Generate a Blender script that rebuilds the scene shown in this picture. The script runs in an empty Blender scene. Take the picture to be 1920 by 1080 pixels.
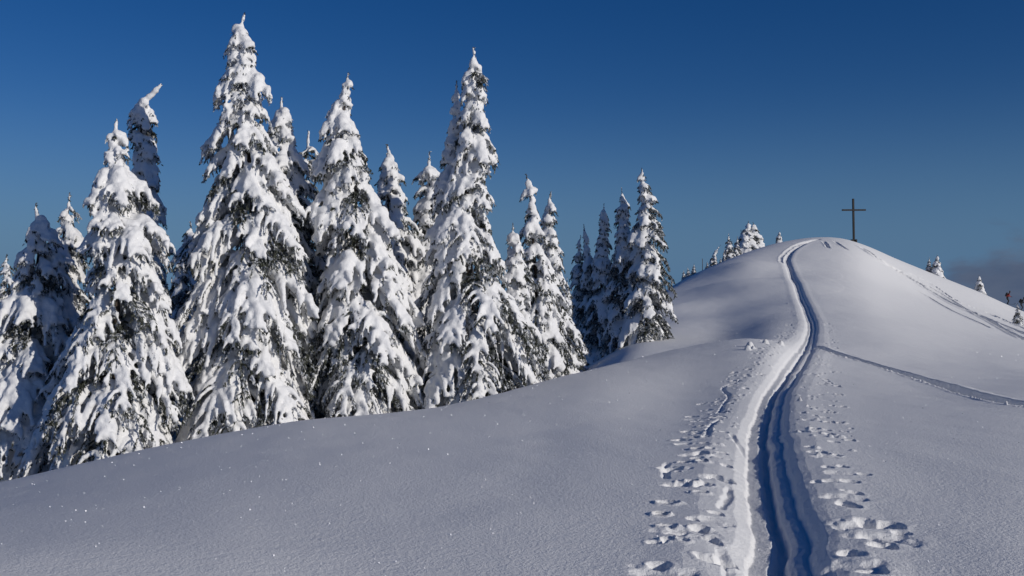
import bpy, math, random
import numpy as np
from mathutils import Vector, Matrix
R = math.radians
sc = bpy.context.scene
col = sc.collection

# ------------------------------------------------------------------ camera, world, sun
F = 1850.0; HZ = 585.0; EYE = 1.70          # focal length in px of a 1920 wide frame, horizon row, eye height
cam_d = bpy.data.cameras.new('camera'); cam = bpy.data.objects.new('camera', cam_d); col.objects.link(cam)
cam_d.sensor_width = 36; cam_d.lens = F / 1920 * 36; cam_d.clip_start = 0.1; cam_d.clip_end = 60000
cam_d.shift_y = (HZ - 540) / 1920
cam.location = (0, 0, EYE); cam.rotation_euler = (R(90), 0, 0)
sc.camera = cam
sc.render.resolution_x = 1024; sc.render.resolution_y = 576
sc.view_settings.view_transform = 'Standard'; sc.view_settings.look = 'None'
sc.view_settings.exposure = 0.0; sc.view_settings.gamma = 1.0

SUN_EL, SUN_AZ = 18.3, 126.0                 # azimuth clockwise from +Y (the view direction)
w = bpy.data.worlds.new('World'); sc.world = w; w.use_nodes = True
nt = w.node_tree; nt.nodes.clear(); N = nt.nodes.new; L = nt.links.new
out = N('ShaderNodeOutputWorld'); bg = N('ShaderNodeBackground'); SKY_STR = .055; SKY_HUE = .516; bg.inputs[1].default_value = SKY_STR
sky = N('ShaderNodeTexSky'); sky.sky_type = 'NISHITA'; sky.sun_disc = False
sky.sun_elevation = R(SUN_EL); sky.sun_rotation = R(SUN_AZ)
sky.altitude = 1500; sky.air_density = 1.0; sky.dust_density = 0.3; sky.ozone_density = 3.0
hs = N('ShaderNodeHueSaturation'); hs.inputs['Saturation'].default_value = 1.35; hs.inputs['Value'].default_value = .94
hs.inputs['Hue'].default_value = SKY_HUE
L(sky.outputs[0], hs.inputs['Color'])
hzm = N('ShaderNodeMix'); hzm.data_type = 'RGBA'; L(hs.outputs[0], hzm.inputs[6]); hzm.inputs[7].default_value = (*[c / SKY_STR for c in (.072, .158, .295)], 1)
tcs = N('ShaderNodeTexCoord'); seps = N('ShaderNodeSeparateXYZ'); L(tcs.outputs['Generated'], seps.inputs[0])
mrh = N('ShaderNodeMapRange'); mrh.interpolation_type = 'SMOOTHERSTEP'; L(seps.outputs[2], mrh.inputs['Value'])
mrh.inputs['From Min'].default_value = -.04; mrh.inputs['From Max'].default_value = .24; mrh.inputs['To Min'].default_value = 1; mrh.inputs['To Max'].default_value = 0
L(mrh.outputs[0], hzm.inputs[0]); L(hzm.outputs[2], bg.inputs[0])
# low grey cloud bank to the right, near the horizon
tc = N('ShaderNodeTexCoord'); sep = N('ShaderNodeSeparateXYZ'); L(tc.outputs['Generated'], sep.inputs[0])
def math_(op, a, b=None, c=None, clamp=False):
    n = N('ShaderNodeMath'); n.operation = op; n.use_clamp = clamp
    for i, v in enumerate((a, b, c)):
        if v is None: continue
        if isinstance(v, (int, float)): n.inputs[i].default_value = v
        else: L(v, n.inputs[i])
    return n.outputs[0]
az = math_('ARCTAN2', sep.outputs[0], sep.outputs[1])
mp = N('ShaderNodeMapping'); mp.inputs['Scale'].default_value = (7, 7, 19); L(tc.outputs['Generated'], mp.inputs[0])
nz = N('ShaderNodeTexNoise'); nz.inputs['Scale'].default_value = 1.6; nz.inputs['Detail'].default_value = 6; nz.inputs['Roughness'].default_value = .55
L(mp.outputs[0], nz.inputs['Vector'])
mr = N('ShaderNodeMapRange'); mr.interpolation_type = 'SMOOTHSTEP'
mr.inputs['From Min'].default_value = 0.29; mr.inputs['From Max'].default_value = 0.47; L(az, mr.inputs['Value'])
top = math_('MULTIPLY_ADD', mr.outputs[0], 0.122, -0.054)           # height of the cloud top by azimuth
dd = math_('SUBTRACT', top, sep.outputs[2])
m1 = math_('MULTIPLY_ADD', nz.outputs[0], 0.13, -0.065)
m2 = math_('ADD', dd, m1)
mk = N('ShaderNodeMapRange'); mk.interpolation_type = 'SMOOTHSTEP'
mk.inputs['From Min'].default_value = -0.005; mk.inputs['From Max'].default_value = 0.035; mk.inputs['To Max'].default_value = 0.86; L(m2, mk.inputs['Value'])
bc = N('ShaderNodeBackground'); bc.inputs[1].default_value = 1.0
nz2 = N('ShaderNodeTexNoise'); nz2.inputs['Scale'].default_value = 2.3; nz2.inputs['Detail'].default_value = 4; L(mp.outputs[0], nz2.inputs['Vector'])
cr = N('ShaderNodeValToRGB'); cr.color_ramp.elements[0].position = .3; cr.color_ramp.elements[1].position = .7
cr.color_ramp.elements[0].color = (.062, .085, .15, 1); cr.color_ramp.elements[1].color = (.11, .13, .185, 1)
L(nz2.outputs[0], cr.inputs[0]); L(cr.outputs[0], bc.inputs[0])
mx = N('ShaderNodeMixShader'); L(mk.outputs[0], mx.inputs[0]); L(bg.outputs[0], mx.inputs[1]); L(bc.outputs[0], mx.inputs[2])
L(mx.outputs[0], out.inputs[0])

sd = bpy.data.lights.new('sun', 'SUN'); sun = bpy.data.objects.new('sun', sd); col.objects.link(sun)
sd.energy = 2.9; sd.angle = R(0.53); sd.color = (1.0, 0.945, 0.87)
to_sun = Vector((math.cos(R(SUN_EL)) * math.sin(R(SUN_AZ)), math.cos(R(SUN_EL)) * math.cos(R(SUN_AZ)), math.sin(R(SUN_EL))))
sun.rotation_euler = to_sun.to_track_quat('Z', 'Y').to_euler()

# ------------------------------------------------------------------ materials
def new_mat(name):
    m = bpy.data.materials.new(name); m.use_nodes = True
    t = m.node_tree; return m, t, t.nodes['Principled BSDF']
def mat_snow(name, bumps, colr=(.83, .85, .88), sss=0.0, coords='Object'):
    m, t, p = new_mat(name)
    p.inputs['Base Color'].default_value = (*colr, 1); p.inputs['Roughness'].default_value = .75
    p.inputs['Specular IOR Level'].default_value = .25
    if sss:
        p.subsurface_method = 'BURLEY'
        p.inputs['Subsurface Weight'].default_value = sss; p.inputs['Subsurface Radius'].default_value = (.5, .7, 1.0)
        p.inputs['Subsurface Scale'].default_value = .04
    c = t.nodes.new('ShaderNodeTexCoord'); prev = None
    for sc_, dist, det in bumps:
        n = t.nodes.new('ShaderNodeTexNoise'); n.inputs['Scale'].default_value = sc_; n.inputs['Detail'].default_value = det
        n.inputs['Roughness'].default_value = .6
        b = t.nodes.new('ShaderNodeBump'); b.inputs['Strength'].default_value = 1; b.inputs['Distance'].default_value = dist
        t.links.new(c.outputs[coords], n.inputs['Vector']); t.links.new(n.outputs[0], b.inputs['Height'])
        if prev: t.links.new(prev.outputs[0], b.inputs['Normal'])
        prev = b
    if prev: t.links.new(prev.outputs[0], p.inputs['Normal'])
    return m
M_GROUND = mat_snow('packed_snow', [(8, .008, 2), (38, .010, 3), (110, .004, 2)], (.83, .83, .825))
M_TSNOW = mat_snow('tree_snow', [(5, .03, 3), (22, .012, 3)], (.80, .80, .80))
def mat_needles(name, frost):
    m, t, p = new_mat(name); nn = t.nodes.new; l = t.links.new
    c = nn('ShaderNodeTexCoord'); n = nn('ShaderNodeTexNoise'); n.inputs['Scale'].default_value = 5; n.inputs['Detail'].default_value = 5
    n.inputs['Roughness'].default_value = .7
    r = nn('ShaderNodeValToRGB'); e = r.color_ramp.elements
    e[0].position = .30; e[0].color = (.016, .022, .014, 1); e[1].position = .52 - frost; e[1].color = (.05, .055, .038, 1)
    k = r.color_ramp.elements.new(.60 - frost); k.color = (.48, .50, .53, 1)
    l(c.outputs['Object'], n.inputs['Vector']); l(n.outputs[0], r.inputs[0]); l(r.outputs[0], p.inputs['Base Color'])
    p.inputs['Roughness'].default_value = .8
    return m
M_NEEDLE = mat_needles('frosted_needles', .03)
def mat_wood(name, a, b, s=14):
    m, t, p = new_mat(name); nn = t.nodes.new; l = t.links.new
    c = nn('ShaderNodeTexCoord'); mpn = nn('ShaderNodeMapping'); mpn.inputs['Scale'].default_value = (1, 1, .15)
    n = nn('ShaderNodeTexNoise'); n.inputs['Scale'].default_value = s; n.inputs['Detail'].default_value = 5
    r = nn('ShaderNodeValToRGB'); r.color_ramp.elements[0].color = (*a, 1); r.color_ramp.elements[1].color = (*b, 1)
    r.color_ramp.elements[0].position = .35; r.color_ramp.elements[1].position = .65
    l(c.outputs['Object'], mpn.inputs[0]); l(mpn.outputs[0], n.inputs['Vector']); l(n.outputs[0], r.inputs[0]); l(r.outputs[0], p.inputs['Base Color'])
    bp = nn('ShaderNodeBump'); bp.inputs['Distance'].default_value = .01; l(n.outputs[0], bp.inputs['Height']); l(bp.outputs[0], p.inputs['Normal'])
    p.inputs['Roughness'].default_value = .85
    return m
M_BARK = mat_wood('bark', (.035, .026, .02), (.09, .07, .055))
M_CROSS = mat_wood('dark_weathered_timber', (.012, .011, .010), (.03, .026, .022))
M_POLE = mat_wood('grey_pole_wood', (.05, .04, .04), (.10, .08, .07))
def mat_flat(name, c, rough=.7, var=.25, s=20, metal=0):
    m, t, p = new_mat(name); nn = t.nodes.new; l = t.links.new
    co = nn('ShaderNodeTexCoord'); n = nn('ShaderNodeTexNoise'); n.inputs['Scale'].default_value = s
    r = nn('ShaderNodeValToRGB'); r.color_ramp.elements[0].color = (*[x * (1 - var) for x in c], 1); r.color_ramp.elements[1].color = (*[min(1, x * (1 + var)) for x in c], 1)
    l(co.outputs['Object'], n.inputs['Vector']); l(n.outputs[0], r.inputs[0]); l(r.outputs[0], p.inputs['Base Color'])
    p.inputs['Roughness'].default_value = rough; p.inputs['Metallic'].default_value = metal
    return m

# ------------------------------------------------------------------ helpers
def make_mesh(name, V, Fc, k, mat, smooth=True):
    V = np.asarray(V, np.float32); Fc = np.asarray(Fc, np.int32)
    me = bpy.data.meshes.new(name); me.vertices.add(len(V)); me.vertices.foreach_set('co', V.ravel())
    me.loops.add(Fc.size); me.loops.foreach_set('vertex_index', Fc.ravel())
    me.polygons.add(len(Fc)); me.polygons.foreach_set('loop_start', np.arange(0, Fc.size, k, dtype=np.int32))
    me.polygons.foreach_set('use_smooth', np.full(len(Fc), smooth)); me.update(calc_edges=True)
    me.materials.append(mat); return me
def link(name, me, parent=None, loc=(0, 0, 0)):
    o = bpy.data.objects.new(name, me); o.location = loc; col.objects.link(o)
    if parent: o.parent = parent
    return o
def tag(o, label=None, cat=None, group=None, kind=None):
    if label: o['label'] = label
    if cat: o['category'] = cat
    if group: o['group'] = group
    if kind: o['kind'] = kind
    return o
_topo = {}
def topo(n, m):
    if (n, m) not in _topo:
        T = []
        for i in range(n - 1):
            for j in range(m):
                a = i * m + j; b = i * m + (j + 1) % m; c = a + m; d = b + m
                T += [(a, b, d), (a, d, c)]
        e0 = n * m; e1 = e0 + 1
        for j in range(m):
            T.append((e0, (j + 1) % m, j)); T.append((e1, (n - 1) * m + j, (n - 1) * m + (j + 1) % m))
        _topo[(n, m)] = np.array(T, np.int32)
    return _topo[(n, m)]
class Acc:
    def __init__(s): s.V = []; s.T = []; s.n = 0
    def add(s, V, T): s.V.append(V); s.T.append(T + s.n); s.n += len(V)
    def tube(s, P, r, m=6):
        n = len(P); t = np.gradient(P, axis=0); t /= (np.linalg.norm(t, axis=1, keepdims=True) + 1e-9)
        up = np.array([0, 0, 1.0]) if abs(t[:, 2]).mean() < .9 else np.array([1.0, 0.1, 0])
        s1 = np.cross(t, up); s1 /= (np.linalg.norm(s1, axis=1, keepdims=True) + 1e-9); s2 = np.cross(s1, t)
        a = np.arange(m) * 2 * math.pi / m; r = np.asarray(r)
        rg = P[:, None] + r[:, None, None] * (np.cos(a)[None, :, None] * s1[:, None] + np.sin(a)[None, :, None] * s2[:, None])
        e = np.stack([P[0] - t[0] * r[0] * .5, P[-1] + t[-1] * r[-1] * .6])
        s.add(np.concatenate([rg.reshape(-1, 3), e]), topo(n, m))
    def mesh(s, name, mat, smooth=True):
        return make_mesh(name, np.concatenate(s.V), np.concatenate(s.T), 3, mat, smooth)
def pchip(x, y, xq):
    """monotone cubic through knots; x (..., K) increasing, y (..., K), xq 1-D; vectorised over rows"""
    h = np.diff(x, axis=-1); d = np.diff(y, axis=-1) / h
    m = np.zeros_like(y)
    w1 = 2 * h[..., 1:] + h[..., :-1]; w2 = h[..., 1:] + 2 * h[..., :-1]
    prod = d[..., 1:] * d[..., :-1]
    with np.errstate(divide='ignore', invalid='ignore'):
        mm = (w1 + w2) / (w1 / d[..., :-1] + w2 / d[..., 1:])
    m[..., 1:-1] = np.where(prod > 0, mm, 0); m[..., 0] = d[..., 0]; m[..., -1] = d[..., -1]
    K = x.shape[-1]; res = np.zeros(x.shape[:-1] + (len(xq),))
    idx = np.zeros(res.shape, int)
    for k in range(1, K - 1): idx += (xq[None, :] >= x[:, k:k + 1]).astype(int)
    def g(A): return np.take_along_axis(A, idx, axis=1)
    x0 = g(x[:, :-1]); hh = g(h); y0 = g(y[:, :-1]); y1 = g(y[:, 1:]); m0 = g(m[:, :-1]); m1 = g(m[:, 1:])
    t = np.clip((xq[None, :] - x0) / hh, 0, 1)
    return (2*t**3 - 3*t**2 + 1) * y0 + (t**3 - 2*t**2 + t) * hh * m0 + (-2*t**3 + 3*t**2) * y1 + (t**3 - t**2) * hh * m1
def hash2(i, j, s):
    v = np.sin(i * 127.1 + j * 311.7 + s * 74.7) * 43758.5453
    return v - np.floor(v)
def vnoise(x, y, s=0):
    i = np.floor(x); j = np.floor(y); f = x - i; g = y - j
    f = f*f*f*(f*(f*6-15)+10); g = g*g*g*(g*(g*6-15)+10)
    return (hash2(i, j, s)*(1-f) + hash2(i+1, j, s)*f)*(1-g) + (hash2(i, j+1, s)*(1-f) + hash2(i+1, j+1, s)*f)*g - .5

# ------------------------------------------------------------------ terrain
# knots of the ground profile along lines of sight: (depth, row) pairs from near to far
COLS = {
 -300: [(5.5,1080),(8,1010),(11.5,985),(16,970),(21,1000),(29,1030),(45,1050),(60,1060),(90,1080),(300,1100)],
 0:    [(5.8,1065),(8.5,970),(12,930),(17,903),(22,938),(30,965),(45,985),(60,1000),(90,1010),(300,1050)],
 200:  [(6.0,1057),(9,945),(13,890),(18,857),(23,892),(32,922),(45,945),(60,960),(90,980),(300,1030)],
 400:  [(6.2,1050),(9.2,928),(13.5,858),(19,817),(25,852),(34,887),(46,912),(60,930),(90,950),(300,1000)],
 600:  [(6.4,1052),(9.5,915),(14,835),(20,784),(26,817),(36,852),(48,880),(60,900),(90,920),(300,980)],
 800:  [(6.4,1060),(10,903),(15,815),(21.5,766),(28,798),(38,828),(50,855),(62,875),(90,895),(300,950)],
 1000: [(6.4,1062),(10,900),(17,785),(25.5,721),(32,745),(42,752),(52,755),(62,755),(90,800),(300,900)],
 1120: [(6.4,1065),(10,897),(18,768),(29,690),(36,710),(45,697),(53,674),(65,655),(95,720),(300,850)],
 1200: [(6.4,1066),(10,896),(19,762),(32,671),(39,687),(50,642),(62,618),(80,575),(110,640),(300,820)],
 1280: [(6.4,1067),(10,895),(20,755),(34,652),(41,671),(51,640),(68,588),(97,524),(120,570),(300,800)],
 1340: [(6.4,1067),(10,894),(20,748),(35,641),(41,661),(51,640),(70,578),(100,498),(125,550),(300,780)],
 1400: [(6.4,1068),(10,893),(20,742),(35,633),(41,646),(52,622),(74,553),(106,474),(132,520),(300,760)],
 1450: [(6.4,1069),(10,892),(20,740),(34,640),(40,632),(55,598),(79,530),(110,458),(136,500),(300,730)],
 1500: [(6.4,1070),(10,892),(20,740),(33,660),(40,640),(55,594),(80,517),(113,450),(140,475),(300,700)],
 1560: [(6.4,1071),(10,892),(20,742),(33,670),(41,641),(57,588),(82,510),(114,446),(140,475),(300,700)],
 1610: [(6.4,1072),(10,893),(20,745),(33,677),(42,642),(58,588),(82,520),(112,456),(136,490),(300,720)],
 1670: [(6.4,1073),(10,894),(20,747),(33,686),(43,645),(60,597),(85,540),(115,482),(138,520),(300,740)],
 1750: [(6.4,1075),(10,895),(20,750),(33,694),(45,655),(62,613),(88,566),(119,514),(142,560),(300,760)],
 1840: [(6.4,1075),(10,895),(20,751),(34,698),(47,664),(65,630),(92,588),(122,549),(146,600),(300,780)],
 1882: [(6.4,1075),(10,895),(20,751),(34,700),(47,668),(66,636),(93,600),(124,568),(147,620),(300,790)],
 1920: [(6.4,1076),(10,896),(20,752),(34,702),(48,672),(68,640),(95,610),(125,584),(150,635),(300,800)],
 2300: [(6.4,1078),(10,900),(20,765),(34,720),(48,705),(68,690),(95,680),(125,680),(150,725),(300,850)],
}
TH = []; LR = []; ZZ = []
def add_col(th, rz):
    TH.append(th); LR.append([math.log(r) for r, z in rz]); ZZ.append([z for r, z in rz])
gen = [2.2, 6, 10, 18, 30, 42, 56, 80, 115, 140, 300, 3000, 40000]
def gcol(deg, slope, far): add_col(R(deg), [(r, slope * r * (1 if r < 60 else .9) if r < 300 else (far * (r/300)**.5)) for r in gen])
gcol(-180, .0, -60); gcol(-120, -.10, -60); gcol(-60, -.16, -60)
for px in sorted(COLS):
    u = (px - 960) / F; th = math.atan(u); rz = []
    for Y, py in COLS[px]:
        rz.append((Y / math.cos(th), EYE + (HZ - py) / F * Y))
    r1, z1 = rz[0]
    rz = [(2.2, z1 * 2.2 / r1)] + rz + [(3000, -260), (40000, -2600)]
    add_col(th, rz)
gcol(60, -.03, -60); gcol(120, .02, -60); gcol(179.9, .0, -60)
TH = np.array(TH); LR = np.array(LR); ZZ = np.array(ZZ)
def knots(th):
    th = np.atleast_1d(th)
    A = pchip(np.tile(TH, (LR.shape[1], 1)), LR.T.copy(), th).T
    B = pchip(np.tile(TH, (ZZ.shape[1], 1)), ZZ.T.copy(), th).T
    return A, B
def base_cols(th, lr):
    A, B = knots(th); z = pchip(A, B, lr)
    near = lr < A[:, :1].max()
    f = np.exp(np.minimum(lr[None, :] - A[:, :1], 0)); return z * f
def spline(P, step):
    P = np.array(P); Q = []
    for i in range(len(P) - 1):
        p0 = P[max(i-1, 0)]; p1 = P[i]; p2 = P[i+1]; p3 = P[min(i+2, len(P)-1)]
        n = max(2, int(np.linalg.norm(p2 - p1) / step)); t = np.linspace(0, 1, n, endpoint=False)[:, None]
        Q.append(.5 * (2*p1 + (p2-p0)*t + (2*p0 - 5*p1 + 4*p2 - p3)*t**2 + (3*p1 - p0 - 3*p2 + p3)*t**3))
    return np.concatenate(Q + [P[-1:]])
def path_px(L_, skip=0.0, pre=(), post=()):
    return list(map(np.array, pre)) + [hit(a, b, skip) for a, b in L_] + list(map(np.array, post))
# grid
import time; T0 = time.time()
pxs = np.concatenate([np.arange(-160, 1120, 3.2), np.arange(1120, 1960, 1.45)])
ths = np.concatenate([np.radians(np.arange(-180, -32, 2.0)), np.linspace(R(-31.5), math.atan((-163-960)/F), 6), np.arctan((pxs - 960) / F),
                      np.linspace(math.atan(1004/F), R(40), 14), np.radians(np.arange(42, 180, 2.0))])
rl = np.concatenate([np.log(np.linspace(.25, 3.2, 14)), np.arange(math.log(3.3), math.log(5.0), .02), np.arange(math.log(5.0), math.log(42), .0030),
                     np.arange(math.log(42), math.log(82), .0036), np.arange(math.log(82), math.log(134), .0019), np.arange(math.log(134), math.log(150), .006), np.arange(math.log(150), math.log(45000), .07)])
Z = base_cols(ths, rl)
# smooth the knots away: gaussian along each line of sight and across them
def gsm(A, sg, axis):
    n = int(3 * sg); k = np.exp(-np.arange(-n, n+1)**2 / (2*sg*sg)); k /= k.sum(); A = np.moveaxis(A, axis, 0)
    P = np.concatenate([np.repeat(A[:1], n, 0), A, np.repeat(A[-1:], n, 0)]); r = np.zeros_like(A)
    for i, w_ in enumerate(k): r += w_ * P[i:i+len(A)]
    return np.moveaxis(r, 0, axis)
j0 = int(np.searchsorted(rl, math.log(5.2))); j1 = int(np.searchsorted(rl, math.log(148)))
Z[:, j0:j1] = gsm(Z, 6, 1)[:, j0:j1]
i0 = int(np.searchsorted(ths, math.atan((-150-960)/F))); im = int(np.searchsorted(ths, math.atan((1122-960)/F))); i1 = int(np.searchsorted(ths, math.atan((1940-960)/F)))
Zs = Z[i0:i1].copy(); pu = np.arange(-150, 1940, 1.6); tu = np.arctan((pu - 960) / F)
fi = np.interp(tu, ths[i0:i1], np.arange(i1 - i0)); fl = np.minimum(fi.astype(int), i1-i0-2); fr = (fi - fl)[:, None]
U_ = gsm(Zs[fl] * (1-fr) + Zs[fl+1] * fr, 15, 0)
fi = np.interp(ths[i0:i1], tu, np.arange(len(tu))); fl = np.minimum(fi.astype(int), len(tu)-2); fr = (fi - fl)[:, None]; Un = U_[fl] * (1-fr) + U_[fl+1] * fr
wt = np.clip(np.minimum(np.arange(i1-i0), np.arange(i1-i0)[::-1]) / 20., 0, 1)[:, None]; Z[i0:i1] = Zs * (1-wt) + Un * wt
for _ in range(6): Z[1:-1] = .25 * Z[:-2] + .5 * Z[1:-1] + .25 * Z[2:]
ZB = Z.copy()
def zcol(th):
    i = np.interp(th, ths, np.arange(len(ths))); a = min(int(i), len(ths)-2); return ZB[a] * (1 - i + a) + ZB[a+1] * (i - a)
def ground_z(x, y): return float(np.interp(.5 * math.log(x*x + y*y), rl, zcol(math.atan2(x, y))))
_lr = np.linspace(math.log(3), math.log(200), 1500)
def hit(px, py, skip=0.0):
    th = math.atan((px - 960) / F); z = np.interp(_lr, rl, zcol(th)); Y = np.exp(_lr) * math.cos(th)
    row = HZ - F * (z - EYE) / Y
    ok = np.where((row <= py) & (Y > skip))[0]
    i = ok[0] if len(ok) else int(np.argmin(row + (Y <= skip) * 9999)); i = max(i, 1)
    t = 0 if row[i-1] == row[i] else min(1, max(0, (row[i-1] - py) / (row[i-1] - row[i])))
    Yh = Y[i-1] + (Y[i] - Y[i-1]) * t
    return np.array([math.tan(th) * Yh, Yh])
RR = np.exp(rl)[None, :]; X = np.sin(ths)[:, None] * RR; Yg = np.cos(ths)[:, None] * RR
# broad undulation
far = np.clip((RR - 38) / 30, 0, 1)
Z += .05 * vnoise(X / 2.7, Yg / 3.5, 1) * np.clip(RR / 14, .15, 1) + .012 * vnoise(X / .7, Yg / .9, 2) + .010 * vnoise(X * 2.1 + Yg * .5, Yg * 1.1, 3)
# bumps added on the far hill to put patches of shade there: (px,row, across, along, height) broad soft lobes
def lobe(px, py, sx, sy, h, ang=0, skip=40):
    c = hit(px, py, skip); dx = X - c[0]; dy = Yg - c[1]; ca, sa = math.cos(ang), math.sin(ang)
    a = (dx*ca + dy*sa) / sx; b = (-dx*sa + dy*ca) / sy
    m = (a*a + b*b) < 9
    Z[m] += h * np.exp(-(a[m]**2 + b[m]**2) / 2 * 1.0)
LOBES = [(1418,512,2.2,3.4,.8,.0), (1390,548,2.4,3.2,.8,.0), (1330,575,5.0,2.0,.35,.1), (1375,598,3.0,2.2,.2,0)]
for l_ in LOBES: lobe(*l_)

def sdist(path, mask):
    """signed distance (+ = right of travel) and arclength to a polyline for masked verts"""
    xs = X[mask]; ys = Yg[mask]; best = np.full(xs.shape, 1e9); sg = np.ones(xs.shape); al = np.zeros(xs.shape); s0 = 0
    for a, b in zip(path[:-1], path[1:]):
        d = b - a; l2 = d @ d; l = math.sqrt(l2)
        near = (np.abs(xs - (a[0]+b[0])/2) < 3 + l) & (np.abs(ys - (a[1]+b[1])/2) < 3 + l)
        if near.any():
            px_ = xs[near] - a[0]; py_ = ys[near] - a[1]; t = np.clip((px_*d[0] + py_*d[1]) / l2, 0, 1)
            ex = px_ - t*d[0]; ey = py_ - t*d[1]; ds = np.hypot(ex, ey); side = np.sign(d[1]*px_ - d[0]*py_)
            bi = best[near]; up = ds < bi; bi[up] = ds[up]; best[near] = bi
            q = sg[near]; q[up] = side[up]; sg[near] = q; q = al[near]; q[up] = (s0 + t*l)[up]; al[near] = q
        s0 += l
    return best * sg, al
def carve(path, prof_d, prof_h, wob=.03, scale=None, fade=None, seed=5, rough=0):
    path = np.array(path); lo = path.min(0) - 2.2; hi = path.max(0) + 2.2
    mask = (X > lo[0]) & (X < hi[0]) & (Yg > lo[1]) & (Yg < hi[1])
    d, s = sdist(path, mask)
    d = d + wob * 2 * vnoise(s * 1.3, s * 0 + .5, seed) + wob * 1.2 * vnoise(s * 5.1, np.sign(d) * 2.0, seed + 1) + wob*.35*vnoise(s*17, np.sign(d)*3.0, seed+2)
    k = np.ones_like(s) if scale is None else np.interp(s, *scale)
    h = np.interp(d / k, prof_d, prof_h)
    tot = s.max()
    if rough: h = h + rough * np.clip(1.1 - np.abs(d - .06) / .32, 0, 1) * (vnoise(X[mask]*9, Yg[mask]*6, 71) + .6 * vnoise(X[mask]*23, Yg[mask]*17, 72) + .3 * vnoise(X[mask]*55, Yg[mask]*40, 73)) * 2
    if fade: h = h * np.clip(s / fade[0], 0, 1) * np.clip((tot - s) / fade[1], 0, 1)
    z = Z[mask]; ok = np.abs(d) < 3
    z[ok] += h[ok]; Z[mask] = z
# main ski trench
main = spline(path_px([(1478,1078),(1466,1000),(1452,930),(1440,870),(1434,820),(1438,780),(1452,735),(1474,700),(1494,672),(1508,652),(1517,634),(1522,614),(1518,594),(1508,570),(1497,546),(1485,522),(1478,501),(1476,487),(1483,473),(1498,461),(1515,453),(1534,449)],
              0, pre=[(2.6,-9.0),(2.15,-3.0),(1.85,1.5),(1.72,4.0)]), .5)
arc = np.concatenate([[0], np.cumsum(np.linalg.norm(np.diff(main, axis=0), axis=1))])
PD = [-1.1, -.78, -.60, -.42, -.285, -.25, -.20, -.10, -.04, .02, .07, .12, .19, .23, .30, .38, .48, .7, 1.0]
PH = [0, .012, -.01, -.05, -.125, -.18, -.175, -.168, -.24, -.25, -.15, -.115, -.105, -.12, -.065, -.02, 0, .015, 0]
carve(main, PD, PH, .026, scale=([0, 18, 30, 46, 56, 90], [.84, .84, .95, 1.0, .84, .8]), seed=11, rough=.009)
junction = hit(1512, 647)
# side track towards the right
side = spline([junction] + path_px([(1545,656),(1600,674),(1660,692),(1740,716),(1830,742),(1925,764)], 0) + [hit(1925,764) + np.array([.2, -6.0])], .5)
side = side[::-1]
carve(side, [-.9, -.38, -.28, -.24, .14, .24, .36, .7], [0, .02, .04, -.22, -.30, -.24, .05, 0], .05, fade=(1, .3), seed=21)
# downhill tracks further right, and short ones at the summit
def groove(pts, wd, dep, skip=45, seed=31, wob=.05):
    p = spline(path_px(pts, skip), 1.0)
    carve(p, [-wd*1.8, -wd, -wd*.5, wd*.5, wd, wd*1.8], [0, dep*.3, -dep, -dep, dep*.4, 0], wob, fade=(1.5, 1.5), seed=seed)
groove([(1616,466),(1640,482),(1680,508),(1720,532),(1760,556),(1800,578),(1850,598),(1925,628)], .50, .36, seed=31, wob=.06)
groove([(1655,490),(1700,515),(1740,537),(1780,561),(1810,580),(1860,606),(1925,638)], .36, .27, seed=41, wob=.06)
groove([(1700,510),(1745,532),(1800,568),(1860,590),(1925,618)], .30, .22, seed=43, wob=.15)
groove([(1700,535),(1740,556),(1790,585),(1858,615)], .24, .15, seed=45)
groove([(1611,462),(1626,472),(1645,486),(1668,499),(1690,512),(1715,528),(1745,548)], .40, .42, seed=35, wob=.05)
groove([(1544,452),(1549,458),(1555,466)], .22, .14, seed=51)
groove([(1563,452),(1576,460),(1592,470)], .22, .12, seed=53)
groove([(1800,545),(1822,556)], .12, .08, seed=55)
groove([(1844,575),(1872,589)], .14, .09, seed=57)
# older faint track left of the climb near the top
groove([(1466,500),(1464,486),(1474,472),(1500,456),(1530,449)], .2, .08, seed=59)

# prints: dimples with a raised sunward rim
rng = random.Random(7)
def dimple(cx, cy, rx, ry, ang, dep, rim=.35):
    m = (np.abs(X - cx) < 2.6*max(rx, ry)) & (np.abs(Yg - cy) < 2.6*max(rx, ry))
    if not m.any(): return
    dx = X[m] - cx; dy = Yg[m] - cy; ca, sa = math.cos(ang), math.sin(ang)
    a = (dx*ca + dy*sa) / rx; b = (-dx*sa + dy*ca) / ry
    q = np.sqrt(a*a + b*b) + .7 * vnoise(dx*12, dy*12, rx*100)
    Z[m] += -dep * (1 - np.clip((q - .55) / .5, 0, 1)) + rim * dep * np.exp(-((q - 1.3) / .3)**2)
def dpx(px, py, rx, ry, ang, dep, rim=.35):
    c = hit(px, py, 0); dimple(c[0], c[1], rx, ry, ang, dep, rim)
LP = [(1260,1003),(1285,1002),(1322,1006),(1338,1012),(1300,975),(1345,960),(1262,912),(1282,908),(1322,910),(1343,895),(1360,897),(1315,853),(1308,862),(1350,850),
      (1362,870),(1262,878),(1248,880),(1232,1020),(1330,1045),(1240,1062),(1355,1040),(1280,835),(1358,812),(1310,813),(1290,812),(1278,828),(1305,790),(1320,790),(1335,782),
      (1350,782),(1297,780),(1325,768),(1315,757),(1352,757),(1365,758),(1390,742),(1398,730),(1372,726),(1385,716),(1400,706),(1422,702),(1430,700),(1455,692),(1405,652),(1412,662),(1435,645),(1470,635),(1484,625),(1455,630)]
for px, py in LP:
    k = rng.uniform(.8, 1.5); dpx(px, py, .075*k, .07*k, rng.uniform(-.5, .5), .07*k, .08)
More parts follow.
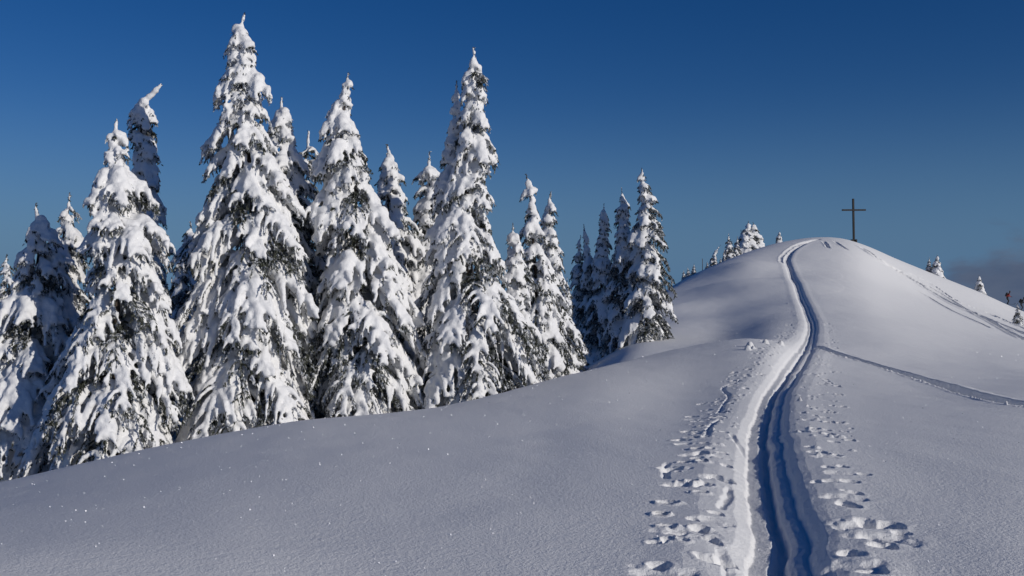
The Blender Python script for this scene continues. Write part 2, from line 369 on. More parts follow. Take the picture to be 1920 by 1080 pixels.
for px, py, k in [(1560,905,1.2),(1593,905,1.2),(1600,925,1.3),(1587,948,1.6),(1628,980,1.6),(1607,990,1.2),(1665,985,1.7),(1640,1010,1.4),(1660,1025,1.5),(1532,905,1),(1540,850,1),(1520,840,.9),
                  (1563,830,.9),(1548,853,1),(1525,850,.9),(1570,855,1),(1580,877,1),(1552,880,1),(1510,812,.9),(1530,812,.9),(1515,790,.9),(1505,775,.8),(1528,780,.8),(1550,770,.8),(1517,765,.8),
                  (1497,752,.8),(1520,745,.8),(1540,742,.8),(1505,728,.8),(1535,722,.8),(1500,712,.8),(1545,700,.8),(1522,702,.7),(1560,698,.8),(1488,695,.7),(1620,890,.9),(1690,1000,.9),(1600,1040,1.4),(1640,1075,1.5),(1575,725,.7),(1560,762,.8)]:
    dpx(px, py, .07*k, .07*k, rng.uniform(-.4, .6), .065*k, .04)
# broad soft hollows where the snow was pushed about
for px, py, k in [(1290,1000,1.3),(1330,975,1.0),(1280,912,1.1),(1335,895,.9),(1305,855,1.1),(1350,858,.8),(1265,880,.9),(1300,785,.9),(1340,770,.8),(1385,725,.8),(1585,935,1.1),(1625,985,1.4),(1655,1010,1.3),(1545,860,.8),(1570,890,.9),(1590,1060,1.2),(1240,1075,1.2)]:
    dpx(px, py, .19*k, .13*k, rng.uniform(-.5, .5), .028*k, .08)
# small scattered pole and paw marks along the whole trench
for i in range(480):
    s = rng.uniform(8.5, 62); j = int(np.searchsorted(arc, s)); j = min(j, len(main)-2); p = main[j]; t = main[j+1] - main[j]; t /= np.linalg.norm(t)
    nrm = np.array([t[1], -t[0]]); off = rng.choice((-1, -1, 1)) * rng.gauss(.95, .24); 
    if abs(off) < .60 or abs(off) > 1.3 or (off > 0 and s < 22) or (off < -1.0 and s < 24): continue
    c = p + nrm * off; k = rng.uniform(.3, 1.05)
    dimple(c[0], c[1], .08*k, .06*k, rng.uniform(-.6, .6), .07*k, .25)
# thin cracks beside the trench
for pts in ([(1345,775),(1362,752),(1366,742),(1355,730),(1372,720)], [(1325,822),(1330,805),(1350,785)], [(1250,900),(1246,885),(1252,868)], [(1400,840),(1380,822),(1370,812)], [(1350,950),(1362,925),(1368,905)], [(1368,1078),(1362,1050),(1345,1020)]):
    p = spline(path_px(pts), .1); carve(p, [-.05, -.018, .018, .05], [0, -.035, -.02, 0], .02, fade=(.1, .1), seed=61)
# crumbs of snow thrown out of the tracks (part of the snow surface)
def crumb(cx, cy, r, h):
    m = (np.abs(X - cx) < 2.2*r) & (np.abs(Yg - cy) < 2.2*r)
    if m.any(): Z[m] += h * np.clip(1 - ((X[m]-cx)**2 + (Yg[m]-cy)**2) / (r*r), 0, 1)**.6
for i in range(150):
    j = rng.randrange(3, len(side)-3); c = side[j] + np.array([rng.gauss(-.3, .05), rng.uniform(-.2, .2)]); crumb(c[0], c[1], rng.uniform(.02, .055), rng.uniform(.012, .035))
for i in range(260):
    s = rng.uniform(20, 75); j = min(int(np.searchsorted(arc, s)), len(main)-2); c = main[j] + np.array([rng.choice((-1, 1)) * (.45 + abs(rng.gauss(0, .35))), 0]); crumb(c[0], c[1], rng.uniform(.02, .06), rng.uniform(.01, .04))
for px, py, k in [(1406,650,1.5),(1402,656,1.3),(1436,643,1.3),(1465,646,1.3),(1412,654,.9)]:
    c = hit(px, py); crumb(c[0], c[1], .085*k, .11*k)
nC, nR = Z.shape
V = np.stack([X, Yg, Z], -1).reshape(-1, 3)
ii = np.arange(nC)[:, None]; jj = np.arange(nR-1)[None, :]; i2 = (ii + 1) % nC
Q = np.stack([ii*nR + jj, i2*nR + jj, i2*nR + jj + 1, ii*nR + jj + 1], -1).reshape(-1, 4)[:, ::-1]
cidx = len(V); V = np.concatenate([V, [[0, 0, 0]]])
gme = make_mesh('ground', V, Q, 4, M_GROUND)
ground = link('ground', gme); tag(ground, kind='structure')
print('ground', nC, nR, time.time() - T0)

# ------------------------------------------------------------------ white flakes turned to the sun, imitating glints of ice crystals on snow
M_ICE = mat_flat('ice_crystal', (.92, .93, .95), .3, .05)
rn = np.random.RandomState(3); ac = Acc()
def zlook(th, lr):
    i = np.clip(np.searchsorted(ths, th), 0, nC-1); j = np.clip(np.searchsorted(rl, lr), 0, nR-1); return Z[i, j]
n = 1500; px_ = rn.uniform(-60, 1980, n); py_ = rn.uniform(0, 1, n)
lr_ = np.log(4.5) + py_**.8 * (np.log(60) - np.log(4.5)); th_ = np.arctan((px_ - 960) / F); zz = zlook(th_, lr_); r_ = np.exp(lr_)
nrm = rn.normal(size=(n, 3)) * .45 + np.array(to_sun[:]); nrm /= np.linalg.norm(nrm, axis=1)[:, None]
a1 = np.cross(nrm, rn.normal(size=(n, 3))); a1 /= np.linalg.norm(a1, axis=1)[:, None]; a2 = np.cross(nrm, a1)
sz = (.0022 + .00037 * r_) * rn.uniform(.35, 1.15, n)**1.6
c_ = np.stack([np.sin(th_)*r_, np.cos(th_)*r_, zz + sz*.9], -1)
angs = np.arange(6) * math.pi / 3
Vh = (c_[:, None] + sz[:, None, None] * (np.cos(angs)[None, :, None]*a1[:, None] + np.sin(angs)[None, :, None]*a2[:, None])).reshape(-1, 3)
fan = np.array([(0, 1, 2), (0, 2, 3), (0, 3, 4), (0, 4, 5)])
Th = (np.arange(n)[:, None, None]*6 + fan[None]).reshape(-1, 3)
ice = link('ice_crystals', make_mesh('ice_crystals', Vh, Th, 3, M_ICE, False))
tag(ice, 'tiny white flakes turned to the sun as ice glints on the smooth foreground snow', 'ice crystals', kind='stuff')

# ------------------------------------------------------------------ snow laden spruces
def spruce_meshes(seed, H, prof, vox, axis=None, load=None, droop=1.0, dens=1.0, needle=1.0, lead_r=1.0):
    """prof(h, ca): crown radius at height h for a branch whose cos(azimuth) is ca; returns trunk, crown, snow meshes (local coords)"""
    rg = np.random.RandomState(seed); U = rg.uniform
    ax0 = axis or (lambda h: np.zeros(3)); w1, w2, w3 = rg.uniform(0, 6.28, 3); wa = .013 * H
    def axis(h): return ax0(h) + wa * min(h / H, 1) * np.array([math.sin(h * .9 + w1) + .5 * math.sin(h * 2.3 + w2), .8 * math.sin(h * 1.1 + w3), 0])
    load = load or (lambda hf, ca: 1.0)
    wood = Acc(); snow = Acc(); nd_c = []; nd_d = []; nd_l = []
    hs_ = np.linspace(-.3, H, 26); P = np.array([axis(max(h, 0)) + np.array([0, 0, h]) for h in hs_])
    wood.tube(P, .012 + .013 * H * np.clip(1 - hs_ / H, 0, 1)**.9 * .9, 8)
    trunk = wood.mesh('trunk', M_BARK)
    tw = Acc()
    def shoots(P, per_m, ln, hang=.7):
        seg = np.linalg.norm(np.diff(P, axis=0), axis=1); Ls = seg.sum(); k = max(1, int(Ls * per_m * needle))
        t = U(0, 1, k) * (len(P) - 1); i = np.minimum(t.astype(int), len(P) - 2); f = (t - i)[:, None]
        c = P[i] * (1 - f) + P[i+1] * f; d = P[i+1] - P[i]; d /= (np.linalg.norm(d, axis=1, keepdims=True) + 1e-9)
        v = rg.normal(size=(k, 3)); v[:, 2] = -np.abs(v[:, 2]) * 1.1 - .1; v /= np.linalg.norm(v, axis=1, keepdims=True)
        dd_ = d * .7 + v * hang; dd_ /= np.linalg.norm(dd_, axis=1, keepdims=True)
        nd_c.append(c); nd_d.append(dd_); nd_l.append(ln * U(.5, 1.3, k))
    def lump(P, r, m=6, n=7):
        """resample the curve and make it a knobbly snow roll"""
        t = np.linspace(0, 1, n) * (len(P) - 1); i = np.minimum(t.astype(int), len(P) - 2); f = (t - i)[:, None]
        Q_ = P[i] * (1 - f) + P[i+1] * f
        s = np.linspace(0, 1, n); e = np.sin(np.clip(s * 1.05 + .18, 0, 1) * math.pi * .92) ** .45
        rr = r * e * U(.78, 1.22, n); Q_ = Q_ + rg.normal(size=Q_.shape) * r * .12
        Q_[:, 2] += rr * .45
        snow.tube(Q_, np.maximum(rr, .02), m)
    h = 0.12; k = 0
    while h < H - .34:
        hf = h / H; Rm = max(prof(h, 0), .06); nb = int(round((5.6 if Rm > .7 else 4.6 if Rm > .3 else 3.6) * dens)); a0 = U(0, 6.28); wk = U(.62, 1.14) if hf > .45 else U(.85, 1.1)
        for b in range(nb):
            a = a0 + b * 2 * math.pi / nb + U(-.3, .3); ca = math.cos(a); hb = h + U(-.12, .12)
            if hb < .1: continue
            Rb = wk * (1.07 if hf < .62 else 1.02) * prof(hb, ca) * (1 + .14 * min(0, math.sin(a))) * U(.80, 1.27); ld = load(hf, ca) * (U(.55, 1.25) if U() > (.08 if hf > .5 else .14) else .25)
            D = np.array([ca, math.sin(a), 0]); Sd = np.array([-D[1], D[0], 0]); up = np.array([0, 0, 1.])
            dr = (.40 + .72 * (1 - hf) + U(-.15, .25)) * droop; rs = (.088 + .064 * min(Rb, 2.0)) 
            Rb = max(Rb - rs * .5, .05)
            p0 = axis(min(hb, H)) + up * hb; tl = Rb * U(-.1, .25) * Sd
            p1 = p0 + D * Rb * .55 + up * Rb * (.16 if ld < .7 else .08); p2 = p0 + D * Rb + tl - up * Rb * dr
            t = np.linspace(0, 1, 9)[:, None]; C_ = (1-t)**2 * p0 + 2*t*(1-t)*p1 + t*t*p2
            tw.tube(C_, np.linspace(.012 + .012 * Rb, .006, 9), 4)
            shoots(C_[1:], 60, .11 + .04 * min(Rb, 1.3))
            if ld > .33: lump(C_[(2 if Rb > .5 else 1):], rs * ld * 1.12, 8, 9)
            if Rb < .22: continue
            nt_ = int(np.clip(1.8 + Rb * 3.3, 2, 8))
            for s_ in (-1, 1):
                for q in range(nt_):
                    tt = .24 + .74 * (q + U(0, .8)) / nt_; i_ = min(int(tt * 8), 7); f_ = tt * 8 - i_; c0 = C_[i_] * (1-f_) + C_[i_+1] * f_
                    lt = (Rb * .46 * (1.12 - tt) + .10 + .05 * Rb) * U(.75, 1.25); an = U(.65, 1.15)
                    dv = D * math.cos(an) + Sd * s_ * math.sin(an); dq = (.55 + .75 * U()) * (.6 + .4 * droop)
                    q1 = c0 + dv * lt * .55 + up * lt * .04; q2 = c0 + dv * lt * .92 - up * lt * dq
                    t2 = np.linspace(0, 1, 6)[:, None]; B_ = (1-t2)**2 * c0 + 2*t2*(1-t2)*q1 + t2*t2*q2
                    shoots(B_, 75, .095)
                    l2 = ld * U(.6, 1.25)
                    if l2 > .42: lump(B_, (.056 + .032 * min(Rb, 1.6)) * min(l2, 1.25), 6, 6)
                    if Rb > .6 and U() < .8:        # hanging twiglets below
                        e0 = B_[3] if U() < .5 else C_[min(i_+1, 8)]; e1 = e0 + np.array([U(-.06, .06), U(-.06, .06), -U(.12, .30)])
                        shoots(np.stack([e0, (e0+e1)/2 + dv*.02, e1]), 110, .07, .5)
        h += (.20 + .15 * min(Rm, 1.4)) * U(.8, 1.2); k += 1
    # leader
    tp = axis(H) + np.array([0, 0, H]); tl_ = axis(H - .5) + np.array([0, 0, H - .5])
    g = np.linspace(0, 1, 7)[:, None]; lead = tl_ * (1-g) + tp * g
    snow.tube(lead, np.array([.06, .045, .07, .04, .055, .035, .03]) * (.75 + .02 * H) * lead_r, 7); shoots(lead, 60, .06)
    # needles as slender blades
    c = np.concatenate(nd_c); d = np.concatenate(nd_d); l = np.concatenate(nd_l); k = len(c)
    s = np.cross(d, rg.normal(size=(k, 3))); s /= (np.linalg.norm(s, axis=1, keepdims=True) + 1e-9); wd = (.014 + .10 * l * .5)[:, None] * (vox / .042)**.5
    V3 = np.stack([c - s*wd*.4, c + d*l[:, None]*.5 + s*wd, c + d*l[:, None], c + d*l[:, None]*.45 - s*wd], 1).reshape(-1, 3)
    b4 = np.arange(k)[:, None, None] * 4; T3 = (b4 + np.array([(0, 1, 2), (0, 2, 3)])[None]).reshape(-1, 3)
    tw.add(V3, T3); crown = tw.mesh('crown', M_NEEDLE, False)
    sm = snow.mesh('snow_raw', M_TSNOW); o = bpy.data.objects.new('tmp', sm); col.objects.link(o)
    m = o.modifiers.new('r', 'REMESH'); m.mode = 'VOXEL'; m.voxel_size = vox; m.use_smooth_shade = True
    m = o.modifiers.new('s', 'SMOOTH'); m.factor = .5; m.iterations = 2
    tx = bpy.data.textures.get('snow_lumps') or bpy.data.textures.new('snow_lumps', 'CLOUDS'); tx.noise_scale = .16; tx.noise_depth = 3
    m = o.modifiers.new('d', 'DISPLACE'); m.texture = tx; m.strength = .09; m.mid_level = .5; m.texture_coords = 'LOCAL'
    dg = bpy.context.evaluated_depsgraph_get(); me = bpy.data.meshes.new_from_object(o.evaluated_get(dg)); me.name = 'snow_cover'
    if not me.materials: me.materials.append(M_TSNOW)
    bpy.data.objects.remove(o); bpy.data.meshes.remove(sm)
    return trunk, crown, me
NP = [0]
def put_tree(meshes, loc, label, group, rot=0, s=(1, 1, 1)):
    root = bpy.data.objects.new('spruce_tree', None); root.location = loc; root.rotation_euler = (0, 0, rot); root.scale = s; root.empty_display_size = .3
    col.objects.link(root); tag(root, label, 'tree', group)
    for nm, me in zip(('trunk', 'crown', 'snow_cover'), meshes): link(nm, me, root)
    NP[0] += sum(len(m.polygons) for m in meshes); return root
def tree_px(seed, Y, rows, base_row, label, group, axis_px=None, vox=None, **kw):
    """rows: (row, left px, right px) outline from the top down; the first row is the tip"""
    top = rows[0][0]; cx0 = (rows[0][1] + rows[0][2]) / 2; bx = rows[-1][3] if len(rows[-1]) > 3 else (rows[-1][1] + rows[-1][2]) / 2
    Xb = (bx - 960) / F * Y; zb = ground_z(Xb, Y) - .05; zt = EYE + (HZ - top) / F * Y; H = zt - zb
    hz = np.array([(EYE + (HZ - r[0]) / F * Y) - zb for r in rows])[::-1]
    ax = axis_px or [(rows[0][0], cx0), (base_row, bx)]
    ah = np.array([(EYE + (HZ - r) / F * Y) - zb for r, x in ax])[::-1]; axx = np.array([(x - bx) / F * Y for r, x in ax])[::-1]
    def axis(h): return np.array([np.interp(h, ah, axx), 0, 0])
    cxs = np.array([np.interp(h_, ah, axx) for h_ in hz])
    lf = -(np.array([(r[1] - bx) / F * Y for r in rows])[::-1] - cxs); rt = np.array([(r[2] - bx) / F * Y for r in rows])[::-1] - cxs
    lf = np.maximum(lf, .07); rt = np.maximum(rt, .07)
    def prof(h, ca):
        l_ = np.interp(h, hz, lf); r_ = np.interp(h, hz, rt); return (l_ + r_) / 2 + (r_ - l_) / 2 * ca
    ms = spruce_meshes(seed, H, prof, vox or max(.0016 * Y, .03), axis, **kw)
    t = time.time(); o = put_tree(ms, (Xb, Y, zb), label, group); print(label[:40], 'H %.1f' % H, len(ms[2].polygons), len(ms[1].polygons), '%.0fs' % (time.time() - T0)); return o
G1 = 'snow covered spruces beyond the slope edge'
TREES = [
 dict(seed=1, Y=26.0, rows=[(25,454,458),(60,434,480),(100,428,500),(150,412,505),(190,426,505),(212,394,515),(260,400,530),(310,392,545),(350,368,555),(400,360,560),(480,356,570),(560,345,585),(640,338,592),(720,334,600),(790,345,600,470)],
      base_row=820, label='tallest spruce of all, thick with snow from base to tip', axis_px=[(25,456),(150,460),(300,468),(500,466),(820,470)]),
 dict(seed=2, Y=24.0, rows=[(222,218,224),(260,203,245),(300,198,262),(335,178,285),(400,166,298),(460,158,312),(520,150,318),(600,130,328),(680,110,330),(760,88,332),(850,95,330,215)],
      base_row=872, label='broad snowy spruce at the left in front of the bent-tipped tree'),
 dict(seed=3, Y=27.0, rows=[(137,648,653),(170,636,665),(215,614,670),(255,604,690),(300,588,695),(350,584,702),(400,586,735),(450,590,758),(520,585,768),(600,580,788),(680,588,790),(770,595,790,682)],
      base_row=790, label='snow laden spruce with hanging boughs midway between the two tallest ones', load=lambda hf, ca: 1.0 if hf > .3 else .85),
 dict(seed=4, Y=28.0, rows=[(90,879,884),(125,868,905),(170,858,914),(240,848,918),(300,836,925),(350,826,934),(400,812,936),(450,796,950),(520,786,972),(600,776,1000),(680,765,1022),(750,775,1030,893)],
      base_row=772, label='second tallest spruce, slim column of snow lumps above wide boughs, bare twigs low down', axis_px=[(90,881),(250,884),(450,878),(772,893)],
      load=lambda hf, ca: 1.1 if hf > .45 else (.62 if ca > -.3 else .95)),
 dict(seed=5, Y=25.5, rows=[(382,62,68),(420,50,90),(480,28,110),(560,0,132),(660,-40,150),(780,-80,150),(880,-90,150,50)],
      base_row=905, label='snowy spruce at the left edge of the photo, in front of the shaded one'),
 dict(seed=6, Y=27.0, rows=[(360,120,124),(400,108,142),(440,98,160),(500,85,172),(600,70,190),(720,60,200),(860,60,200,128)],
      base_row=900, label='blue shaded spruce between the left edge tree and the broad one', load=lambda hf, ca: .8),
 dict(seed=7, Y=28.8, lead_r=1.6, rows=[(158,304,316),(172,288,318),(190,262,318),(215,248,306),(240,240,294),(300,240,290),(340,242,292),(400,242,302),(480,235,310),(600,220,320),(750,210,330),(850,210,330,268)],
      base_row=880, label='slender shaded spruce with its tip bent over to the right', axis_px=[(158,311),(168,298),(182,284),(205,274),(250,264),(420,267),(880,268)]),
 dict(seed=8, Y=36.0, rows=[(415,348,352),(435,332,370),(480,322,386),(560,308,405),(660,298,412),(820,298,415,352)],
      base_row=850, label='small half hidden spruce just left of the tallest one', load=lambda hf, ca: .75),
 dict(seed=9, Y=27.7, rows=[(180,517,523),(205,507,535),(228,500,545),(260,490,568),(320,480,578),(400,470,590),(520,465,595),(640,460,602),(760,460,602,530)],
      base_row=810, label='spruce crowded against the right side of the tallest one, only its small tip clear'),
 dict(seed=10, Y=28.9, rows=[(245,568,574),(275,550,596),(320,540,612),(400,525,630),(520,515,640),(760,505,650,575)],
      base_row=820, label='dark shaded spruce in the gap between the tallest and the middle one', load=lambda hf, ca: .45),
 dict(seed=11, Y=31.0, rows=[(270,722,726),(300,710,740),(340,704,756),(390,696,772),(460,684,790),(560,670,805),(760,670,815,728)],
      base_row=800, label='thin topped spruce in the gap right of the middle one', load=lambda hf, ca: .9),
 dict(seed=12, Y=31.5, rows=[(285,800,806),(315,782,820),(360,768,830),(410,755,840),(480,742,850),(600,730,860),(760,725,870,796)],
      base_row=800, label='hidden spruce just left of the slim snow column, top level with its arching bough'),
 dict(seed=13, Y=28.6, rows=[(152,850,855),(180,838,864),(230,836,872),(300,826,880),(450,810,890),(760,800,900,856)],
      base_row=790, label='narrow spruce whose small tip peeks out left of the slim snow column'),
 dict(seed=14, Y=34.0, rows=[(325,990,994),(352,980,1003),(400,972,1012),(450,964,1024),(520,956,1046),(600,950,1066),(680,955,1080),(700,960,1080,1010)],
      base_row=715, label='taller of the two slim spruces right of the slim snow column', load=lambda hf, ca: .85),
 dict(seed=15, Y=31.0, rows=[(418,961,965),(440,953,975),(490,946,990),(560,935,1005),(640,925,1020),(720,925,1030,970)],
      base_row=740, label='small spruce in front of the two slim ones', load=lambda hf, ca: .9),
 dict(seed=16, Y=36.0, rows=[(360,1023,1027),(392,1014,1040),(450,1008,1054),(510,1004,1068),(580,1000,1082),(640,1000,1094),(690,1005,1088,1045)],
      base_row=700, label='slim spruce with rough dark boughs on its right side, nearest the snow gap', load=lambda hf, ca: .7 if ca > 0 else .9),
 dict(seed=17, Y=52.0, rows=[(315,1205,1209),(350,1193,1222),(400,1187,1240),(450,1180,1252),(500,1176,1262),(560,1168,1262),(620,1160,1255,1210)],
      base_row=625, label='sunlit spruce standing forward on the far slope, its right side spiky and dark', load=lambda hf, ca: .62 if ca > .2 else 1.0, droop=.8),
 dict(seed=18, Y=53.0, rows=[(352,1168,1172),(385,1157,1184),(440,1147,1192),(520,1138,1202),(600,1128,1206),(650,1125,1205,1168)],
      base_row=655, label='shaded spruce close behind the spiky sunlit one', load=lambda hf, ca: .8),
 dict(seed=19, Y=53.9, rows=[(382,1128,1132),(410,1117,1142),(470,1110,1152),(550,1098,1160),(620,1086,1165),(680,1085,1165,1126)],
      base_row=685, label='shaded spruce with a cross-like tip, left of the far slope group', load=lambda hf, ca: .8),
 dict(seed=20, Y=54.6, rows=[(420,1098,1102),(460,1091,1110),(540,1084,1118),(660,1078,1125,1100)], base_row=690,
      label='thin pale spruce behind the shaded group', load=lambda hf, ca: .9),
 dict(seed=21, Y=55.0, rows=[(442,1084,1088),(480,1074,1098),(560,1066,1106),(680,1060,1110,1084)], base_row=700,
      label='small dark spruce at the left end of the far slope group', load=lambda hf, ca: .6),
 dict(seed=22, Y=44.0, rows=[(476,16,20),(500,8,28),(560,-8,44),(700,-20,60),(880,-20,60,18)], base_row=930,
      label='dark little spruce top at the far left behind the edge tree', load=lambda hf, ca: .6),
]
for t in TREES: tree_px(group=G1, **t)

# distant trees: one detailed mesh set per kind, copied
def generic(seed, H, Rb, vox, bend=0, **kw):
    pf = lambda h, ca: max(.06, Rb * (1 - h / H)**.85)
    ax = (lambda h: np.array([bend * max(0, h / H - .35)**2, 0, 0])) if bend else None
    return spruce_meshes(seed, H, pf, vox, ax, **kw)
GA = generic(101, 4.0, 1.15, .075); GB = generic(102, 4.0, .75, .075, load=lambda hf, ca: .7); GC = generic(103, 4.0, .75, .075, bend=2.2, load=lambda hf, ca: .8)
def far_tree(px, top, base, Y, ms, H0, label, group, rot, wide=1.0):
    Xb = (px - 960) / F * Y; zb = ground_z(Xb, Y) - .1; zt = EYE + (HZ - top) / F * Y; s = (zt - zb) / H0
    return put_tree(ms, (Xb, Y, zb), label, group, rot, (s * wide * 1.3, s * wide * 1.3, s))
G2 = 'small far spruces along the left flank of the hill'; G3 = 'small far spruces on the right skyline of the hill'
for px, top, Y, ms, lab, rot, wd in [
    (1402,414,112,GA,'left one of the twin tips in the tallest far clump on the hill flank',1.0,1.25),
    (1413,416,113,GA,'right one of the twin tips in the tallest far clump on the hill flank',3.1,1.3),
    (1390,431,112,GB,'thin spike-topped far spruce touching the twin-tipped clump',2.0,.9),
    (1382,443,110,GB,'far snowy spruce left of the spike-topped one',.4,1.1),
    (1367,438,108,GB,'tall slim far spruce standing just right of a small dark one',4.0,1.2),
    (1358,466,107,GB,'narrow dark far spruce against the tall slim one',5.0,.8),
    (1351,482,106,GB,'tiny dark far spruce between the bent one and the slim ones',1.5,1.2),
    (1338,459,104,GC,'far spruce whose whole top bends to the right',0.0,1.0),
    (1326,490,103,GB,'tiny dark far spruce right of the thin pole',2.5,1.3),
    (1301,494,100,GB,'dark far spruce left of the thin pole',.9,1.2),
    (1290,501,99,GB,'pale low far spruce between two dark ones near the thin pole',3.3,1.3),
    (1282,506,98,GB,'dark far spruce lowest on the hill flank skyline',4.4,1.2),
    (1461,433,114,GA,'lone tiny far spruce on the skyline between the clump and the ski track',2.2,1.0)]:
    far_tree(px, top, 0, Y, ms, 4.0, lab, G2, rot, wd)
for px, top, Y, ms, lab, rot, wd in [(1742,482,122,GB,'smaller dark spruce of the pair on the right skyline',.5,1.0), (1757,477,121,GA,'larger snowy spruce of the pair on the right skyline',1.7,1.0), (1836,515,126,GA,'single far spruce right of the pair on the skyline',2.9,.9)]:
    far_tree(px, top, 0, Y, ms, 4.0, lab, G3, rot, wd)
far_tree(1908, 568, 0, float(hit(1908, 608, 40)[1]), GB, 4.0, 'small snow smothered spruce by the right edge casting a long blue shadow', G3, 2.0, 1.15)
GD = generic(104, 8.0, 2.0, .075, load=lambda hf, ca: .75)
for i, (px, top, Y) in enumerate([(-30,560,37),(95,560,36),(330,520,40),(395,560,38),(610,400,36),(560,520,41),(765,440,37),(840,520,36),(925,480,40),(985,540,44),(1062,520,50),(1140,560,62),(700,470,40),(300,560,36),(650,480,43)]):
    Xb = (px - 960) / F * Y; zb = ground_z(Xb, Y) - .1; k_ = (EYE + (HZ - top) / F * Y - zb) / 8
    put_tree(GD, (Xb, Y, zb), 'dim snowy spruce glimpsed through the gaps behind the front row of spruces', 'spruces glimpsed through the gaps', i * 1.7, (k_ * 1.05, k_ * 1.05, k_))
print('tree polys', NP[0], time.time() - T0)

# ------------------------------------------------------------------ summit cross
def box(ac_, cx, cy, cz, sx, sy, sz, bev=.012):
    x, y, z = sx/2, sy/2, sz/2; b = bev; V = []; 
    for (dx, dy, dz) in ((b, b, 0), (b, 0, b), (0, b, b)):
        for i in (-1, 1):
            for j in (-1, 1):
                for k in (-1, 1): V.append((cx + i*(x-dx), cy + j*(y-dy), cz + k*(z-dz)))
    import bmesh
    bm = bmesh.new(); vs = [bm.verts.new(v) for v in V]; bmesh.ops.convex_hull(bm, input=vs); bmesh.ops.triangulate(bm, faces=bm.faces)
    bm.verts.index_update(); ac_.add(np.array([v.co[:] for v in bm.verts]), np.array([[v.index for v in f.verts] for f in bm.faces])); bm.free()
YC = 114.0; XC = (1601 - 960) / F * YC; zg = EYE + (HZ - 457) / F * YC
cross = bpy.data.objects.new('summit_cross', None); cross.location = (XC, YC, zg); cross.rotation_euler = (0, R(-1.0), R(8)); col.objects.link(cross)
tag(cross, 'tall dark timber cross standing on the summit of the snowy hill', 'cross')
a = Acc(); box(a, 0, 0, 2.25, .20, .20, 5.9); link('upright', a.mesh('upright', M_CROSS, False), cross)
a = Acc(); box(a, 0, -.13, 3.88, 2.9, .17, .18); link('crossbeam', a.mesh('crossbeam', M_CROSS, False), cross)
a = Acc(); box(a, -.22, 0, .12, .16, .5, .75); box(a, .22, 0, .12, .16, .5, .75); box(a, 0, -.2, -.12, .8, .12, .45); link('base', a.mesh('base', M_CROSS, False), cross)
# thin pole on the flank
YP = 101.0; XP = (1317 - 960) / F * YP; a = Acc(); pz = ground_z(XP, YP)
a.tube(np.array([[0, 0, -.4], [0.01, 0, .5], [.0, 0, 1.15 + max(0, EYE + (HZ-506)/F*YP - pz)]]), [.035, .033, .03], 8)
po = link('marker_pole', a.mesh('marker_pole', M_POLE), None, (XP, YP, pz)); tag(po, 'thin upright pole stuck in the snow among the small far spruces', 'pole')

# ------------------------------------------------------------------ ski tourers
M_RED = mat_flat('red_fabric', (.32, .03, .02)); M_BLK = mat_flat('black_fabric', (.016, .016, .02)); M_SKIN = mat_flat('skin', (.45, .28, .2)); M_SKI = mat_flat('ski_top', (.04, .045, .05), .4)
def skin_mesh(name, J, E, mat, sub=1):
    me = bpy.data.meshes.new(name); me.from_pydata([j[:3] for j in J], E, []); o = bpy.data.objects.new(name, me); col.objects.link(o)
    m = o.modifiers.new('s', 'SKIN'); 
    for i, j in enumerate(J): 
        v = me.skin_vertices[0].data[i]; v.radius = (j[3], j[4] if len(j) > 4 else j[3]); v.use_root = (i == 0)
    o.modifiers.new('u', 'SUBSURF').levels = sub; o.modifiers['u'].render_levels = sub
    dg = bpy.context.evaluated_depsgraph_get(); r = bpy.data.meshes.new_from_object(o.evaluated_get(dg)); r.name = name
    bpy.data.objects.remove(o); r.materials.clear(); r.materials.append(mat)
    for p in r.polygons: p.use_smooth = True
    return r
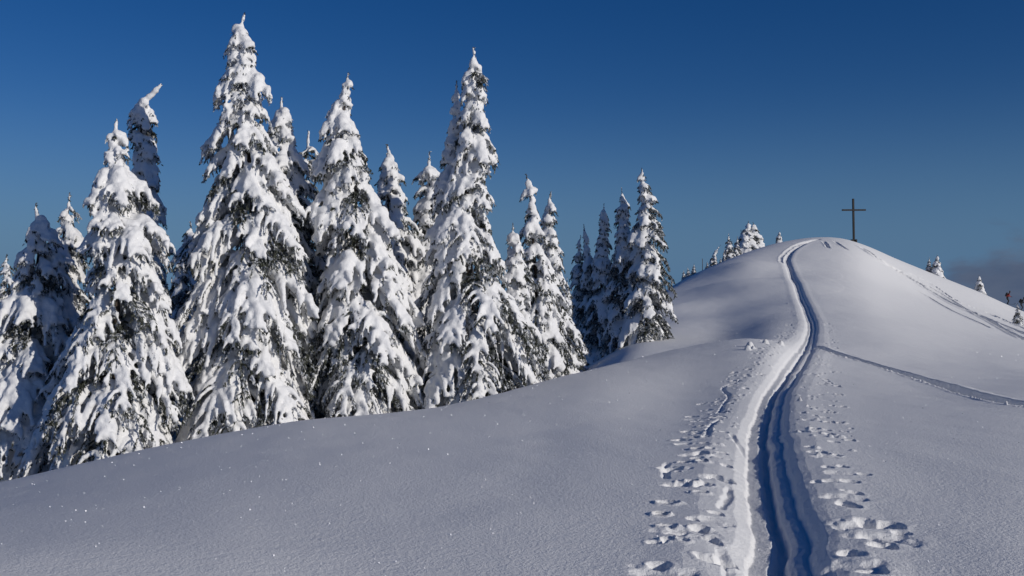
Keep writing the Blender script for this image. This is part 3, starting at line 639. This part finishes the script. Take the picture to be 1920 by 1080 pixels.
def skier(loc, rot, jacket, lab, s=1.0):
    # local: +X is the way the person faces; knees bent, leaning forward
    root_J = [(0,0,.82,.13,.15),(.10,0,1.06,.13,.16),(.22,0,1.30,.12,.19),(.28,0,1.42,.06,.06),(.33,0,1.52,.085,.08),(.35,0,1.62,.10,.09),(.34,0,1.69,.07,.065),
         (.03,.10,.78,.10),(.24,.13,.46,.065),(.05,.14,.10,.05),(.20,.14,.04,.045),
         (.03,-.10,.78,.10),(.20,-.13,.46,.065),(.02,-.14,.10,.05),(.17,-.14,.04,.045),
         (.20,.20,1.32,.06),(.26,.30,1.08,.045),(.50,.32,1.02,.033),(.58,.31,1.02,.03),
         (.20,-.20,1.32,.06),(.18,-.32,1.07,.045),(.40,-.36,.96,.033),(.48,-.36,.95,.03),(.42,0,1.60,.02)]
    E = [(0,1),(1,2),(2,3),(3,4),(4,5),(5,6),(0,7),(7,8),(8,9),(9,10),(0,11),(11,12),(12,13),(13,14),(2,15),(15,16),(16,17),(17,18),(2,19),(19,20),(20,21),(21,22),(5,23)]
    for h0, sg in ((18, 1), (22, -1)):
        bx, by, bz = root_J[h0][:3]
        for k in range(4):
            root_J.append((bx+.045, by+(k-1.5)*.018, bz-.01, .009)); root_J.append((bx+.08-.006*abs(k-1.2), by+(k-1.5)*.018, bz-.03, .008)); n_ = len(root_J); E += [(h0, n_-2), (n_-2, n_-1)]
        root_J.append((bx+.02, by-sg*.045, bz-.01, .010)); E.append((h0, len(root_J)-1))
    body = link('person', skin_mesh('person', root_J, E, M_BLK, 2), None, loc); body.rotation_euler = (0, 0, rot); body.scale = (s, s, s); tag(body, lab[0], 'person', 'ski tourers at the right edge')
    J = [(0,0,.86,.165,.185),(.10,0,1.08,.16,.19),(.22,0,1.32,.15,.225),(.26,0,1.41,.10,.11),(.20,.205,1.33,.075),(.26,.305,1.08,.06),(.47,.32,1.03,.046),(.20,-.205,1.33,.075),(.18,-.325,1.07,.06),(.37,-.36,.97,.046)]
    link('jacket', skin_mesh('jacket', J, [(0,1),(1,2),(2,3),(2,4),(4,5),(5,6),(2,7),(7,8),(8,9)], jacket, 2), body)
    link('hat', skin_mesh('hat', [(.335,0,1.64,.108,.10),(.33,0,1.70,.09,.085),(.33,0,1.75,.03,.03)], [(0,1),(1,2)], M_BLK, 2), body)
    link('face', skin_mesh('face', [(.385,0,1.60,.06,.065),(.39,0,1.54,.05,.05),(.445,0,1.575,.016,.016)], [(0,1),(0,2)], M_SKIN, 2), body)
    Mx = Matrix.Translation(loc) @ Matrix.Rotation(rot, 4, 'Z') @ Matrix.Scale(s, 4)
    pk = link('backpack', skin_mesh('backpack', [(-.16,0,1.00,.13,.15),(-.06,0,1.22,.15,.16),(.02,0,1.42,.12,.14),(.06,0,1.52,.07,.10)], [(0,1),(1,2),(2,3)], M_BLK, 2)); pk.matrix_world = Mx
    tag(pk, lab[1], 'backpack', 'backpacks of the ski tourers')
    for yy in (.14, -.14):
        a_ = Acc(); xs = np.linspace(-.75, 1.0, 12); zs = np.where(xs > .8, (xs - .8) * .5, 0) + .015
        P_ = np.stack([xs, xs*0 + yy, zs], 1); hw = .045; Vv = []
        for p in P_:
            for (dy, dz) in ((-hw, 0), (hw, 0), (hw, .02), (-hw, .02)): Vv.append((p[0], p[1] + dy, p[2] + dz))
        Tt = []
        for i in range(11):
            for j in range(4):
                q0 = i*4 + j; q1 = i*4 + (j+1) % 4; Tt += [(q0, q1, q1+4), (q0, q1+4, q0+4)]
        Tt += [(0, 2, 1), (0, 3, 2), (44, 45, 46), (44, 46, 47)]
        a_.add(np.array(Vv), np.array(Tt)); sk = link('ski', a_.mesh('ski', M_SKI, False)); sk.matrix_world = Mx @ Matrix.Rotation(R(10 if False else 0), 4, 'Y'); tag(sk, lab[2], 'ski', lab[3])
def sk_at(px, foot_row, Y, rot, *a_, **k_):
    x = (px - 960) / F * Y; skier((x, Y, EYE + (HZ - foot_row) / F * Y), rot, *a_, **k_)
sk_at(1888, 571, 124, R(-10), M_RED, ('person in a red jacket and dark trousers leaning forward on skis', 'dark backpack worn by the person in red', 'ski under the person in red', 'skis of the person in red'), s=1.0)
sk_at(1914, 583, 123, R(-20), M_BLK, ('person in black seen behind the snow smothered little spruce', 'dark backpack worn by the person in black', 'ski under the person in black', 'skis of the person in black'), s=1.0)
print('done', time.time() - T0)
